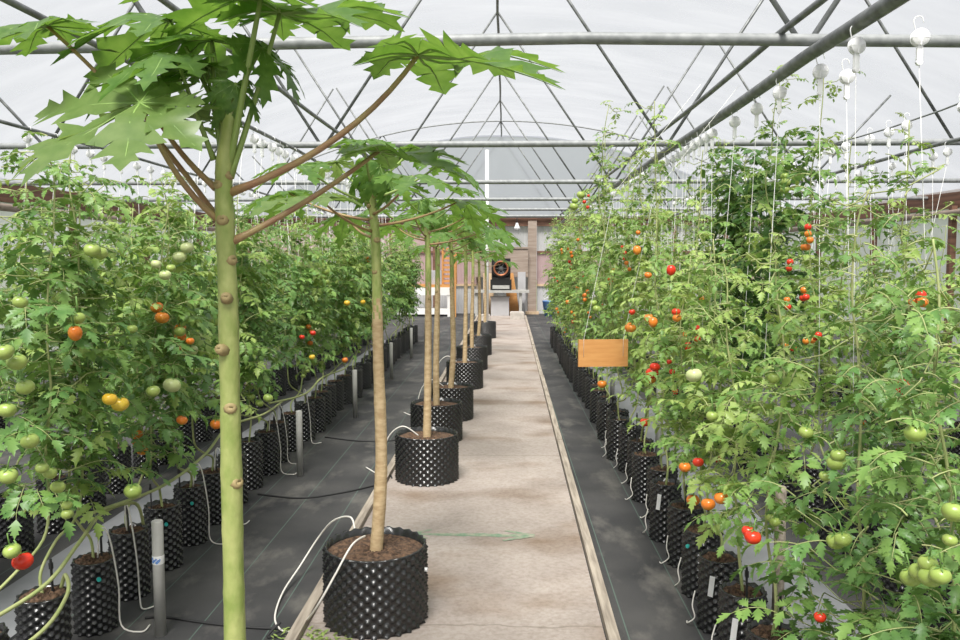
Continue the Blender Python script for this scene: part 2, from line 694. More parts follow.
zc = 1.155
crop_pipe(1.60, zc - .075, .036, 'crop_support_pipe', 'thick grey steel pipe carrying white string spools above the tomatoes beside the wooden board', M['dark_steel'])
crop_pipe(1.46, zc + .05, .018, 'crop_support_pipe', 'thin steel pipe running beside the thick pipe above the wooden board side', M['dark_steel'])
crop_pipe(-2.1, zc - .05, .017, 'crop_support_pipe', 'dark steel pipe above the tomato row across the black floor from the papayas', M['dark_steel'])
crop_pipe(-1.58, zc + .05, .016, 'crop_support_pipe', 'thin steel pipe overhead between the papayas and the leafy tomato row', M['dark_steel'])
crop_pipe(3.1, zc - .045, .007, 'crop_wire', 'taut wire with white spools above the outer tomato row, board side', M['steel'], .05)
crop_pipe(4.1, zc - .06, .02, 'crop_support_pipe', 'outermost steel pipe with small white spools, board side of the house', M['dark_steel'])
crop_pipe(-4.0, zc - .045, .016, 'crop_support_pipe', 'outermost steel pipe with small white spools, papaya side of the house', M['dark_steel'])


# ------------------------------------------------------------------ studded pots
def stud_pot(r, h, nu, nv, su, sv, amp):
    b = MB()
    NU, NV = nu * su, nv * sv
    for j in range(NV + 1):
        v = j / sv
        for i in range(NU):
            u = i / su
            s = math.cos(2 * PI * u) * math.cos(2 * PI * v)
            rr = r + amp * (1 - .75 * max(0, (j / NV - .96) / .04)) * (max(s, -.35) if s < 0 else s ** 1.2)
            a = 2 * PI * i / NU
            z = h * j / NV
            if j == NV:
                z += .003 * math.cos(2 * PI * u)
            b.v.append(Vector((rr * math.cos(a), rr * math.sin(a), z)))
    for j in range(NV):
        for i in range(NU):
            i2 = (i + 1) % NU
            b.face((j * NU + i, j * NU + i2, (j + 1) * NU + i2, (j + 1) * NU + i))
    # inner wall and bottom
    base = len(b.v)
    for z in (h, h - .06):
        for i in range(NU):
            a = 2 * PI * i / NU
            b.v.append(Vector(((r - .008) * math.cos(a), (r - .008) * math.sin(a), z)))
    for i in range(NU):
        i2 = (i + 1) % NU
        b.face((NV * NU + i, NV * NU + i2, base + i2, base + i))
        b.face((base + i, base + i2, base + NU + i2, base + NU + i))
    b.face([i for i in range(NU)][::-1])
    return b


def soil_disc(r, z, seed):
    rnd = random.Random(seed)
    b = MB()
    n, k = 28, 9
    b.v.append(Vector((0, 0, z + .012)))
    for j in range(1, k + 1):
        for i in range(n):
            a = 2 * PI * (i + .5 * (j % 2)) / n
            q = r * j / k
            b.v.append(Vector((q * math.cos(a), q * math.sin(a), z + (0 if j == k else rnd.uniform(-.007, .014)))))
    for i in range(n):
        b.face((0, 1 + i, 1 + (i + 1) % n))
    for j in range(k - 1):
        for i in range(n):
            i2 = (i + 1) % n
            b.face((1 + j * n + i, 1 + (j + 1) * n + i, 1 + (j + 1) * n + i2, 1 + j * n + i2), 0, False)
    return b


BIG_R, BIG_H = .222, .335
ME_BIGPOT = stud_pot(BIG_R, BIG_H, 26, 7, 8, 8, .013).mesh('papaya_pot', M['black'])
ME_BIGSOIL = soil_disc(BIG_R - .006, BIG_H - .035, 3).mesh('soil', M['soil'])
POT_R, POT_H = .086, .325
ME_POT = stud_pot(POT_R, POT_H, 12, 9, 8, 8, .009).mesh('tomato_pot', M['black'])
ME_SOIL = soil_disc(POT_R - .004, POT_H - .02, 5).mesh('soil', M['soil'])


# ------------------------------------------------------------------ papaya leaves
def papaya_blade(seed, droop=.35, nl=4, fold=.22):
    """unit radius; petiole joint at origin, middle lobe along +x, upper side +z. material 0 blade, 1 veins"""
    rnd = random.Random(seed)
    b = MB()
    angs = [0, 37, 74, 112, 150][:nl + 1]
    lens = [1.0, .97, .86, .68, .46][:nl + 1]
    lobes = []
    for i, (a, l) in enumerate(zip(angs, lens)):
        for s in ((1, -1) if i else (1,)):
            lobes.append((R(a * s + rnd.uniform(-4, 4)), l * rnd.uniform(.92, 1.05)))
    ha = math.tan(R(18.5))
    prof = [(0, 0, 0), (.14, .14, .14 * ha), (.31, .32, .31 * ha), (.37, .41, .093), (.42, .47, .135), (.47, .60, .24), (.53, .605, .135),
            (.57, .60, .085), (.62, .66, .12), (.67, .795, .195), (.72, .775, .105), (.76, .78, .068), (.82, .915, .12), (.87, .90, .06), (1.0, 1.0, 0)]

    def lift(p, wdt):
        r = p.length
        ang = math.atan2(p.y, p.x)
        z = -droop * r * r * (1 + .25 * math.sin(ang * 2 + seed)) + fold * wdt + .02 * math.sin(p.x * 9 + seed) + .02 * math.sin(p.y * 11 - seed)
        z += .10 * r * math.sin(ang * 3 + seed * 1.7)
        return Vector((p.x, p.y, z))
    for (a, l) in lobes:
        d = Vector((math.cos(a), math.sin(a), 0))
        n = Vector((-d.y, d.x, 0))
        base = len(b.v)
        for (tm, te, wd) in prof:
            jt = rnd.uniform(.9, 1.12) if wd > .12 else 1
            for side in (1, 0, -1):
                if side == 0:
                    p = d * tm * l
                    b.v.append(lift(p, 0))
                else:
                    p = d * te * l * (jt if te > .4 and te < 1 else 1) + n * side * wd * l ** .5 * (jt if te > .4 else 1)
                    b.v.append(lift(p, wd))
        for k in range(len(prof) - 1):
            q = base + 3 * k
            b.face((q + 1, q, q + 3, q + 4)) if k else b.face((q + 1, q + 3, q + 4))
            b.face((q + 2, q + 1, q + 4, q + 5)) if k else b.face((q + 1, q + 4, q + 5))
        # pale midrib lying on the lower side
        pts = [lift(d * t * l, 0) - Vector((0, 0, .004)) for t in (0, .2, .4, .6, .8, .97)]
        b.tube(pts, [.010, .008, .006, .005, .003, .001], 5, 1, False)
    return b


BLADES = []
for k in range(7):
    mm = [M['papaya_leaf'], M['vein']] if k != 3 else [M['papaya_light'], M['vein']]
    BLADES.append(papaya_blade(k * 3 + 1, .28 + .09 * (k % 3), 4, .2).mesh('papaya_leaf', mm))
DROOPB = papaya_blade(41, .75, 3, -.25).mesh('papaya_leaf', [M['papaya_leaf'], M['vein']])


def frame(d, nrm):
    d = Vector(d).normalized()
    nrm = Vector(nrm)
    nrm = (nrm - d * nrm.dot(d)).normalized()
    y = nrm.cross(d)
    m = Matrix((d, y, nrm)).transposed()
    return m.to_euler()


def papaya_leaf(root, start, centre, size, head, nrm, blade, rad=.011, bend=None, m='stalk'):
    """centre/start in the root's local space; the stalk is a sub-part of the leaf"""
    start, centre = Vector(start), Vector(centre)
    o = place('leaf', blade, root, centre, frame(head, nrm), size)
    mid = (start + centre) / 2 + (Vector(bend) if bend else Vector((0, 0, -.03)))
    pts = bez(start, start.lerp(mid, .66), centre.lerp(mid, .66), centre, 10)
    # stalk stored in the leaf's own space
    inv = (Matrix.Translation(centre) @ o.rotation_euler.to_matrix().to_4x4() @ Matrix.Scale(size, 4)).inverted()
    b = MB()
    b.tube([inv @ p for p in pts], [rad / size * (1.25 if i == 0 else 1 - .04 * i) for i in range(len(pts))], 8)
    st = b.build('leaf_stalk', M[m], o)
    return o


def trunk_mesh(pts, r0, r1, seed, nring=26):
    rnd = random.Random(seed)
    pts = smooth_path(pts, 16)
    n = len(pts)
    rs = []
    for i in range(n):
        t = i / (n - 1)
        rs.append((r0 + (r1 - r0) * t) * (1 + .03 * math.sin(t * 40 + seed) + (.05 if i % 5 == 0 else 0)))
    b = MB()
    b.tube(pts, rs, 16)
    return b, pts, rs


def split_trunk(b, zcut):
    """lower faces take material 1 (tan bark)"""
    for i, f in enumerate(b.f):
        if max(b.v[j].z for j in f) < zcut + .06 * math.sin(i * 1.7):
            b.m[i] = 1
    return b


def scars(root, pts, rs, fr, seed, big=1.0):
    rnd = random.Random(seed)
    for t in fr:
        b = MB()
        i = int(t * (len(pts) - 1))
        a = rnd.uniform(-PI, 0) if rnd.random() < .75 else rnd.uniform(0, PI)
        d = Vector((math.cos(a), math.sin(a), .25))
        p = pts[i] + d * (rs[i] * .8)
        L_ = rs[i] * rnd.choice((.16, .2, .24, .8)) * big
        q = max(.30, .5 - L_ * 4)
        b.tube([p - d * rs[i] * .2, p + d * L_ * .8, p + d * (L_ + rs[i] * .12), p + d * (L_ + rs[i] * .08)], [rs[i] * (q + .28), rs[i] * (q + .12), rs[i] * q, rs[i] * q * .5], 10)
        b.build('leaf_scar', M['scar'], root)


# --- the front papaya, placed leaf by leaf
T1 = 1.75
t1x = P(236, 700, T1).x
front = thing('potted_papaya', 'papaya with thick green trunk in front of all others, its pot below the picture', 'papaya tree', (t1x, T1, 0), 0, 'potted papayas along the concrete path')
org = Vector((t1x, T1, 0))


def L1(px, py, dy=0):
    return P(px, py, T1 + dy) - org


place('pot', ME_BIGPOT, front, (0, 0, .012))
place('soil', ME_BIGSOIL, front, (0, 0, .012))
tp = [(0, 0, .27), L1(235, 640), L1(231, 450), L1(228, 300), L1(224, 195), L1(226, 150), L1(236, 95)]
b, pts, rs = trunk_mesh(tp, .0255, .0165, 2)
split_trunk(b, .55)
b.build('trunk', [M['trunk_green'], M['trunk_brown']], front)
scars(front, pts, rs, (.50, .56, .62, .69, .72, .44, .38, .31), 11)
up = (0, 0, 1)
FLAT = papaya_blade(77, .14, 4, .16).mesh('papaya_leaf', [M['papaya_light'], M['vein']])
FLATD = papaya_blade(78, .16, 4, .2).mesh('papaya_leaf', [M['papaya_leaf'], M['vein']])
papaya_leaf(front, L1(221, 222), L1(140, 103, -.12), .30, (-1, -.35, -.36), (-.28, -.66, .72), FLAT, .0075, (-.02, 0, -.045))
papaya_leaf(front, L1(216, 188), L1(152, 110, -.0), .21, (.5, .85, .03), (0, -.12, 1), FLAT, .0075, (-.01, 0, -.02))
papaya_leaf(front, L1(215, 215, .05), L1(47, 26, .05), .25, (-.8, -.5, -.12), (-.05, -.15, 1), BLADES[0], .007, (.03, 0, .02))
papaya_leaf(front, L1(214, 160), L1(176, 56, -.03), .22, (-.95, -.3, -.14), (0, -.22, 1), BLADES[2], .006, (-.01, 0, .02), 'stalk_green')
papaya_leaf(front, L1(222, 150), L1(212, 40, .05), .24, (-.3, .95, .05), (0, -.12, 1), BLADES[4], .006, (-.01, 0, .02), 'stalk_green')
papaya_leaf(front, L1(229, 168), L1(262, -8, -.06), .30, (-.95, -.25, -.03), (.02, -.12, 1), FLATD, .008, (.0, 0, .0), 'stalk_green')
papaya_leaf(front, L1(230, 178), L1(280, 12, .02), .31, (1, -.1, .06), (.05, -.12, 1), FLATD, .0075, (.0, 0, -.02), 'stalk_green')
papaya_leaf(front, L1(232, 100), L1(236, 84, -.02), .085, (.3, -.3, -1), (.6, -.9, .3), DROOPB, .006, (0, 0, .02), 'stalk_green')
papaya_leaf(front, L1(236, 105), L1(262, 48, .02), .145, (.85, -.1, -.7), (.6, -.3, .7), BLADES[5], .006, (0, 0, .02), 'stalk_green')
papaya_leaf(front, L1(229, 193), L1(418, 55, -.02), .355, (1, .22, .07), (.04, -.12, 1), FLATD, .0085, (.07, 0, -.05))
papaya_leaf(front, L1(231, 242), L1(379, 151, .14), .245, (1, .35, .02), (.02, -.12, 1), FLATD, .008, (.0, .02, -.02))
papaya_leaf(front, L1(226, 130), L1(170, 20, .12), .29, (-.9, .3, .02), (0, -.12, 1), BLADES[2], .006, (0, 0, .02), 'stalk_green')
papaya_leaf(front, L1(222, 160), L1(206, 66, .06), .15, (-.9, -.3, -.1), (-.1, -.2, 1), BLADES[4], .006, (0, 0, .02), 'stalk_green')

# --- the other papayas: three crowns, copied


def papaya_proto(seed, nleaf, sx):
    rnd = random.Random(seed)
    root = place('potted_papaya', None)
    place('pot', ME_BIGPOT, root, (0, 0, .012))
    place('soil', ME_BIGSOIL, root, (0, 0, .012))
    H = 1.98
    lean = rnd.uniform(-.03, .03)
    b, pts, rs = trunk_mesh([(0, 0, .27), (lean, .01, .7), (lean * .3 + .012, 0, 1.2), (.015, 0, 1.65), (.0, 0, H - .1), (0, 0, H)], .030, .014, seed)
    split_trunk(b, 1.42)
    b.build('trunk', [M['trunk_green'], M['trunk_brown']], root)
    scars(root, pts, rs, (.45, .55, .63, .7, .76, .8, .84, .88), seed, .6)
    for i in range(nleaf):
        t = i / (nleaf - 1)
        a = i * 2.39996 + seed
        z0 = H - .24 * (1 - t) - .03
        reach = .40 * (1 - .6 * t) + .07
        c = Vector((math.cos(a) * reach, math.sin(a) * reach, z0 + .11 + .05 * t))
        s = Vector((math.cos(a) * .014, math.sin(a) * .014, z0))
        hd = Vector((math.cos(a), math.sin(a), -.04 - .14 * rnd.random()))
        papaya_leaf(root, s, c, rnd.uniform(.23, .29) * (1 - .25 * t), hd, (0, 0, 1), BLADES[(i + seed) % 7], .0065, (0, 0, -.04), 'stalk' if t < .5 else 'stalk_green')
    for i in range(2):
        a = i * 2.6 + seed + 4
        c = Vector((math.cos(a) * .04, math.sin(a) * .04, H + .03))
        papaya_leaf(root, (0, 0, H - .04), c, .17, (math.cos(a) * .5, math.sin(a) * .5, -.9), (math.cos(a), math.sin(a), .4), DROOPB, .006, (0, 0, .02), 'stalk_green')
    return root


def copy_tree(o, parent=None):
    c = o.copy()
    COL.objects.link(c)
    c.parent = parent
    for ch in o.children:
        copy_tree(ch, c)
    return c


protos = [papaya_proto(2, 11, 1), papaya_proto(5, 9, 1), papaya_proto(9, 8, 1)]
papayas = [  # x, y, height shift, proto, crown scale, label
    (-.572, 3.45, -.01, 0, 1.05, 'papaya in black studded pot with a long white drip tube looped beside it'),
    (-.565, 5.72, .0, 1, 1.0, 'papaya in the second black studded pot seen on the concrete path'),
    (-.605, 7.0, .0, 2, .9, 'papaya in the third visible pot, partly hidden behind the second pot'),
    (-.545, 7.95, -.02, 0, .95, 'papaya in the fourth visible pot, trunk leaning slightly'),
    (-.50, 9.9, -.03, 1, .95, 'papaya in the fifth visible pot along the path'),
    (-.48, 11.6, -.08, 2, .95, 'papaya in the sixth visible pot along the path'),
    (-.45, 13.4, -.15, 0, .85, 'papaya in the seventh visible pot along the path'),
    (-.41, 16.3, -.25, 1, .8, 'papaya in the last pot, close to the concrete block'),
]
used = set()
for i, (x, y, dz, k, sc, lab) in enumerate(papayas):
    if k in used:
        o = copy_tree(protos[k])
    else:
        o = protos[k]
        used.add(k)
    o['_p'] = 1
    o.location = (x, y, 0)
    papayas[i] = (o, dz, sc, lab, i)
for (o, dz, sc, lab, i) in papayas:
    del o['_p']
    tag(o, lab, 'papaya tree', 'potted papayas along the concrete path')
    ang = i * 1.1
    for ch in o.children:
        nm = ch.name.split('.')[0]
        if nm in ('trunk', 'leaf_scar'):
            ch.scale.z = (1.98 + dz - .27) / (1.98 - .27)
            ch.location.z = .27 - .27 * ch.scale.z
        elif nm == 'leaf':
            q = Matrix.Rotation(ang, 4, 'Z')
            l = Vector(ch.location)
            l.z += dz
            ctr = Vector((0, 0, l.z))
            ch.location = q @ l
            ch.rotation_euler = (q.to_3x3() @ ch.rotation_euler.to_matrix()).to_euler()
second = papayas[0][0]
b = MB()
b.tube([(.2235, -.05, .25), (.236, -.052, .25)], .009, 10)
place('pot_clip', b.mesh('pot_clip', M['white']), second)


# ------------------------------------------------------------------ tomato plants
def leaflet(b, o, d, n, L_, W_, mi, rnd):
    """one toothed, folded, drooping leaflet"""
    s = n.cross(d).normalized()
    droop = rnd.uniform(.05, .6)
    curl = rnd.uniform(-.25, .6)
    st = ((0, .02, 0), (.12, .22, .04), (.25, .50, .16), (.33, .24, .02), (.46, .46, .15), (.55, .20, .02), (.68, .31, .11), (.77, .13, .02), (1, 0, 0))
    base = len(b.v)
    for (t, w_, fw) in st:
        c = o + d * (t * L_) - n * (droop * t * t * L_)
        b.v.append(c)
        for sd in (1, -1):
            b.v.append(c + s * (sd * w_ * W_) + d * (fw * L_) + n * (curl * w_ * W_ - .1 * fw * L_))
    for k in range(len(st) - 1):
        q = base + 3 * k
        b.face((q, q + 3, q + 4, q + 1), mi)
        b.face((q, q + 2, q + 5, q + 3), mi)


def tleaf(b, o, az, el, L_, rnd, mi, lw=1.0):
    d = Vector((math.cos(az) * math.cos(el), math.sin(az) * math.cos(el), math.sin(el)))
    bend = rnd.uniform(.5, 1.3)
    pts = []
    p = Vector(o)
    dirs = []
    for i in range(7):
        pts.append(p.copy())
        dirs.append(d.copy())
        p = p + d * (L_ / 6)
        d = (d + Vector((0, 0, -bend / 6)) + Vector((rnd.uniform(-.1, .1), rnd.uniform(-.1, .1), 0))).normalized()
    b.tube(pts, [.0026 - .0003 * i for i in range(7)], 3, 2, False)
    for i in (2, 3, 4, 5):
        dd = dirs[i]
        side = dd.cross(Vector((0, 0, 1)))
        if side.length < .05:
            side = Vector((1, 0, 0))
        side.normalize()
        nn = side.cross(dd).normalized()
        big = L_ * (.30, .34, .33, .24)[i - 2] * lw
        for sd in (1, -1):
            dl = (side * sd + dd * rnd.uniform(.25, .7) + nn * rnd.uniform(-.35, .2)).normalized()
            nl = (nn + side * sd * rnd.uniform(-.5, .2) + Vector((rnd.uniform(-.4, .4), rnd.uniform(-.4, .4), 0))).normalized()
            nl = (nl - dl * nl.dot(dl)).normalized()
            q = big * rnd.uniform(.75, 1.2)
            leaflet(b, pts[i] + dl * .004, dl, nl, q, q * .66, mi, rnd)
    dd = dirs[6]
    side = dd.cross(Vector((0, 0, 1)))
    if side.length < .05:
        side = Vector((1, 0, 0))
    nn = side.cross(dd).normalized()
    leaflet(b, pts[6], dd, nn, L_ * .36 * lw, L_ * .25 * lw, mi, rnd)


def tomato_variant(seed, H, nleaf, zlow, mats, off, leafL=(.2, .34), wisp=.25, spread=1.0):
    """stem mesh, foliage mesh; stem leaves the pot, runs along the row and climbs"""
    rnd = random.Random(seed)
    base = POT_H - .02
    path = [(0.0, 0, base), (.01, .02 * off, base + .09), (rnd.uniform(-.02, .02), off * .45, .47 + rnd.uniform(-.03, .03)), (rnd.uniform(-.03, .03), off * .9, .55)]
    z = .7
    cx, cy = rnd.uniform(-.02, .02), off
    while z < H:
        path.append((cx, cy, z))
        cx += rnd.uniform(-.035, .035)
        cy += rnd.uniform(-.035, .035)
        z += .2
    path.append((cx, cy, H))
    pts = smooth_path(path, 5)
    n = len(pts)
    sb = MB()
    sb.tube(pts, [.0066 * (1 - .6 * i / n) for i in range(n)], 7)
    fb = MB()
    cand = [p for p in pts if p.z > zlow]
    for i in range(nleaf):
        t = (i + rnd.random()) / nleaf
        q = cand[min(len(cand) - 1, int(t * len(cand)))]
        az = i * 2.4 + rnd.uniform(-.8, .8)
        thin = 1 if t < 1 - wisp else 1 - .55 * (t - 1 + wisp) / wisp
        if rnd.random() > thin:
            continue
        L_ = rnd.uniform(*leafL) * thin
        mi = 0 if rnd.random() < (.75 if t < .5 else .45) else 1
        o = q + Vector((rnd.uniform(-.07, .07), rnd.uniform(-.11, .11), rnd.uniform(-.05, .05))) * spread
        tleaf(fb, o, az, rnd.uniform(-.2, .6), L_, rnd, mi)
        if rnd.random() < .35:
            sb.tube([q, (q + o) / 2 + Vector((0, 0, -.02)), o], .002, 4)
    return (sb.mesh('stem', M['vine']), fb.mesh('foliage', mats + [M['vine']]), cand)


AB = [M['leaf_a'], M['leaf_b']]
BB = [M['leaf_b'], M['leaf_a']]
CC = [M['leaf_c'], M['leaf_a']]
V_LEFT = [tomato_variant(100 + i, random.uniform(1.85, 2.15), 118, (.74, .66, .7)[i % 3], [M['leaf_d'], M['leaf_a']] if i % 2 else AB, (-.35, .25, -.5, .1, -.2)[i % 5], (.11, .24), .4, 1.5) for i in range(6)]
V_RIGHT = [tomato_variant(200 + i, random.uniform(2.1, 2.5), 120, .66, BB if i % 3 else AB, (.3, -.2, .1, -.35)[i % 4], (.08, .18), .5, 1.45) for i in range(7)]
V_NEAR = [tomato_variant(500 + i, random.uniform(1.5, 1.72), 110, .62, BB if i % 3 else AB, (.1, -.1, .2, 0)[i % 4], (.09, .18), .5, 1.6) for i in range(4)]
V_LOW = [tomato_variant(600 + i, (1.55, 1.75, 1.65, 1.8)[i], 230, .36, [M['leaf_d'], M['leaf_a']], (.1, -.1, .05, 0)[i], (.11, .21), .6, 1.9) for i in range(4)]
V_TALL = [tomato_variant(700 + i, (2.75, 2.65, 2.8)[i], 90, .66, BB if i % 2 else AB, (.15, -.2, 0)[i], (.11, .22), .55, 1.3) for i in range(3)]
V_DARK = [tomato_variant(300 + i, 2.45, 120, .8, CC, .1, (.2, .3), .1, 1.3) for i in range(2)]
V_OUT = [tomato_variant(400 + i, random.uniform(1.6, 1.9), 50, .5, AB, 0, (.2, .32), .3, 1.3) for i in range(3)]


def tomato_mesh(r, mname, flat=.86, lobes=5, ped=.05):
    b = MB()
    n, k = 20, 12
    for j in range(k + 1):
        th = PI * j / k
        for i in range(n):
            a = 2 * PI * i / n
            rib = 1 + .035 * math.cos(lobes * a) * math.sin(th)
            rr = r * math.sin(th) * rib
            z = r * flat * math.cos(th)
            if j < 3:
                z -= r * .10 * (3 - j) / 3 * (1.2)
            b.v.append(Vector((rr * math.cos(a), rr * math.sin(a), z)))
    for j in range(k):
        for i in range(n):
            i2 = (i + 1) % n
            b.face((j * n + i, (j + 1) * n + i, (j + 1) * n + i2, j * n + i2))
    top = r * flat * .9
    for i in range(5):
        a = 2 * PI * i / 5
        d = Vector((math.cos(a), math.sin(a), 0))
        s = Vector((-d.y, d.x, 0))
        q = len(b.v)
        b.v += [Vector((0, 0, top + .003)), d * r * .35 + s * r * .12 + Vector((0, 0, top + r * .06)), d * r * .35 - s * r * .12 + Vector((0, 0, top + r * .06)), d * r * .85 + Vector((0, 0, top + r * .02))]
        b.face((q, q + 1, q + 3, q + 2), 1)
    b.tube([(0, 0, top - .002), (0.004, 0, top + ped * .5), (.012, 0, top + ped)], .0028, 5, 1)
    return b.mesh('tomato', [M[mname], M['calyx']])


TOM = {
    'red': tomato_mesh(.033, 'red'), 'orange': tomato_mesh(.033, 'orange'), 'yellow': tomato_mesh(.034, 'yellow'),
    'green': tomato_mesh(.034, 'green'), 'pale': tomato_mesh(.036, 'pale'),
    'plumred': tomato_mesh(.021, 'red', 1.2, 3), 'plumorange': tomato_mesh(.021, 'orange', 1.2, 3),
    'smallgreen': tomato_mesh(.022, 'green'),
    'cherryred': tomato_mesh(.0155, 'red', 1.0, 3, .03), 'cherryorange': tomato_mesh(.0155, 'orange', 1.0, 3, .03),
}
TOMLAB = {'red': 'ripe red tomato', 'orange': 'orange tomato turning red', 'yellow': 'yellow tomato', 'green': 'unripe green tomato', 'pale': 'pale green tomato',
          'plumred': 'small oval red tomato', 'plumorange': 'small oval orange tomato', 'smallgreen': 'small green tomato', 'cherryred': 'red cherry tomato', 'cherryorange': 'orange cherry tomato'}
PLANTS = []


def add_fruit(root, kind, loc, s=1.0):
    o = place('tomato', TOM[kind], root, loc, (random.uniform(-.25, .25), random.uniform(-.25, .25), random.uniform(0, 6)), s)
    o['label'] = TOMLAB[kind]
    return o


ORD = ['first', 'second', 'third', 'fourth', 'fifth', 'sixth', 'seventh', 'eighth', 'ninth', 'tenth', 'eleventh', 'twelfth', 'thirteenth', 'fourteenth']
pg = MB()
pg.box((-.0035, -.0035, .2), (.0035, .0035, .44))
pg.box((-.006, -.006, .40), (.006, .006, .425))
ME_PEG = pg.mesh('drip_peg', M['black_matt'])
tb = MB()
tb.box((-.011, -.001, -.045), (.011, .001, .045))
ME_TAG = tb.mesh('plant_tag', M['white'])
cb = MB()
cb.tube([(0, 0, 0), (.012, 0, 0)], .009, 10)
ME_CLIP = cb.mesh('pot_clip', M['teal'])
db = MB()
db.tube(smooth_path([(.02, -.03, POT_H), (.035, -.05, .46), (.07, -.06, .42), (.10, -.055, .2), (.105, -.05, .02), (.19, -.12, .008), (.22, -.06, .008)], 5), .0035, 6)
ME_DRIP = db.mesh('drip_line', M['tube_white'])
db = MB()
db.tube(smooth_path([(.098, -.02, .16), (.112, -.01, .10), (.104, 0, .05), (.125, -.03, .012), (.118, -.06, .006)], 5), .003, 6)
ME_SQUIG = db.mesh('drip_line', M['tube_white'])


def plant(x, y, var, label, group, detail, rz=None, sx=1.0, fruits=()):
    rz = (PI * random.randint(0, 1) + random.uniform(-.35, .35)) if rz is None else rz
    root = thing('potted_tomato', label, 'tomato plant', (x, y, 0), rz, group)
    s = random.uniform(.93, 1.05)
    place('pot', ME_POT, root, (0, 0, .002), (0, 0, random.uniform(0, 6)), (random.uniform(.95, 1.08),) * 2 + (random.uniform(.95, 1.04),))
    stem, fol, cand = var
    place('stem', stem, root)
    place('foliage', fol, root, None, None, (sx, 1, 1))
    if detail:
        place('soil', ME_SOIL, root, (0, 0, .002))
    if detail > 1:
        a = random.uniform(0, 6)
        place('drip_peg', ME_PEG, root, (.045 * math.cos(a), .045 * math.sin(a), 0), (random.uniform(-.06, .06), random.uniform(-.06, .06), 0))
        if x > 0 or random.random() < .5:
          place('drip_line', ME_DRIP if x < 0 else ME_SQUIG, root, None, (0, 0, (PI if x < 0 else 0) * 0 + (0 if x < 0 else PI) - rz + random.uniform(-.5, .5)))
    for kind, n in fruits:
        for c in range(n):
            q = random.choice(cand[:int(len(cand) * .75)])
            a = random.uniform(0, 2 * PI)
            rr = random.uniform(.10, .2)
            for i in range(random.choice((1, 2, 3))):
                add_fruit(root, kind, q + Vector((math.cos(a) * rr + random.uniform(-.04, .04), math.sin(a) * rr + random.uniform(-.04, .04), -.08 - .045 * i)), random.uniform(.75, 1.05))
    PLANTS.append(root)
    return root


def row(x, y0, y1, step, variants, rowname, group, fruitset, detail_y, nlab, faredge=None, jitter=.03):
    y, i = y0, 0
    while y < y1:
        det = 2 if y < detail_y else (1 if y < 9 else 0)
        if i < nlab:
            lab = 'potted tomato plant, %s from the front of the %s' % (ORD[i], rowname)
            gr = group
        elif y < 9.5:
            lab = 'tomato plant midway down the %s' % rowname
            gr = group + ', middle stretch'
        else:
            lab = 'distant small tomato plant in the %s' % rowname
            gr = group + ', far stretch'
        vs_ = V_LOW if (0 < x < 3 and y < (2.6 if x < 1.5 else 4.0)) else V_NEAR if (x > 0 and y < 4.4 and variants is V_RIGHT) else variants
        if x > 1.5 and variants is V_RIGHT and 3.15 < y < 3.6:
            vs_ = V_RIGHT
        if x > 0 and variants is V_RIGHT and ((x < 1.5 and 4.9 < y < 8.2) or (x > 1.5 and 4.3 < y < 7.5)) and i % 2 == 0:
            vs_ = V_TALL
        var = vs_[(i * 5 + int(abs(x) * 3)) % len(vs_)]
        fr = []
        if y < 12 and (y > 3.9 or (x < 0 and y > 4.2)):
            for kind, pr in fruitset:
                if random.random() < pr:
                    fr.append((kind, random.choice((1, 1, 2))))
        xo = .12 if vs_ is V_LOW and x < 1.5 else 0
        r_ = plant(x + xo + random.uniform(-jitter, jitter), y, var, lab, gr, det, None, 1.0, fr)
        yield r_
        y += step * random.uniform(.95, 1.05)
        i += 1


fs_left = (('green', .7), ('pale', .5), ('smallgreen', .5), ('orange', .12), ('plumred', .06))
fs_right = (('green', .45), ('cherryorange', .3), ('cherryred', .2), ('pale', .3), ('plumorange', .3), ('plumred', .2))
RL1 = list(row(-1.79, 2.58, 15.6, .37, V_LEFT, 'leafy row behind the grey posts', 'tomatoes in the row behind the grey posts', fs_left, 7, 12))
RL2 = list(row(-2.68, 2.6, 15.6, .40, V_LEFT, 'row behind the pale ground strip', 'tomatoes behind the pale ground strip', fs_left[:2], 0, 0))
RR1 = list(row(.95, 1.95, 15.3, .37, V_RIGHT, 'row with white pot tags', 'tomatoes in the row with white pot tags', fs_right, 7, 12))
RR2 = list(row(1.87, 2.9, 15.3, .40, V_RIGHT, 'second row behind the white pot tags', 'tomatoes in the second row behind the tags', fs_right[:3], 0, 0))
RL1[0]['label'] = 'potted tomato plant whose pot is cut off at the edge, before the taped post'
RL3 = list(row(-4.7, 5, 20, .55, V_OUT, 'outer row by the film side wall, papaya side', 'outer tomatoes, papaya side', (), 0, 0))
RR3 = list(row(3.6, 3.6, 19, .55, V_OUT, 'outer row by the film side wall, board side', 'outer tomatoes, board side', (), 0, 0))
# the dense dark plants standing in the second row
for q, r_ in enumerate([p for p in RR2 if 5.5 < p.location.y < 7.1]):
    if q < 3:
        for ch in r_.children:
            if ch.name.startswith('foliage'):
                ch.data = V_DARK[q % 2][1]
            if ch.name.startswith('stem'):
                ch.data = V_DARK[q % 2][0]
        r_['label'] = ('tall dense dark green tomato plant, foremost of the three dark ones', 'dense dark green tomato plant between two equally dark ones', 'dark green tomato plant, rearmost of the three dark ones')[q]
        r_['group'] = 'dark dense tomato plants'

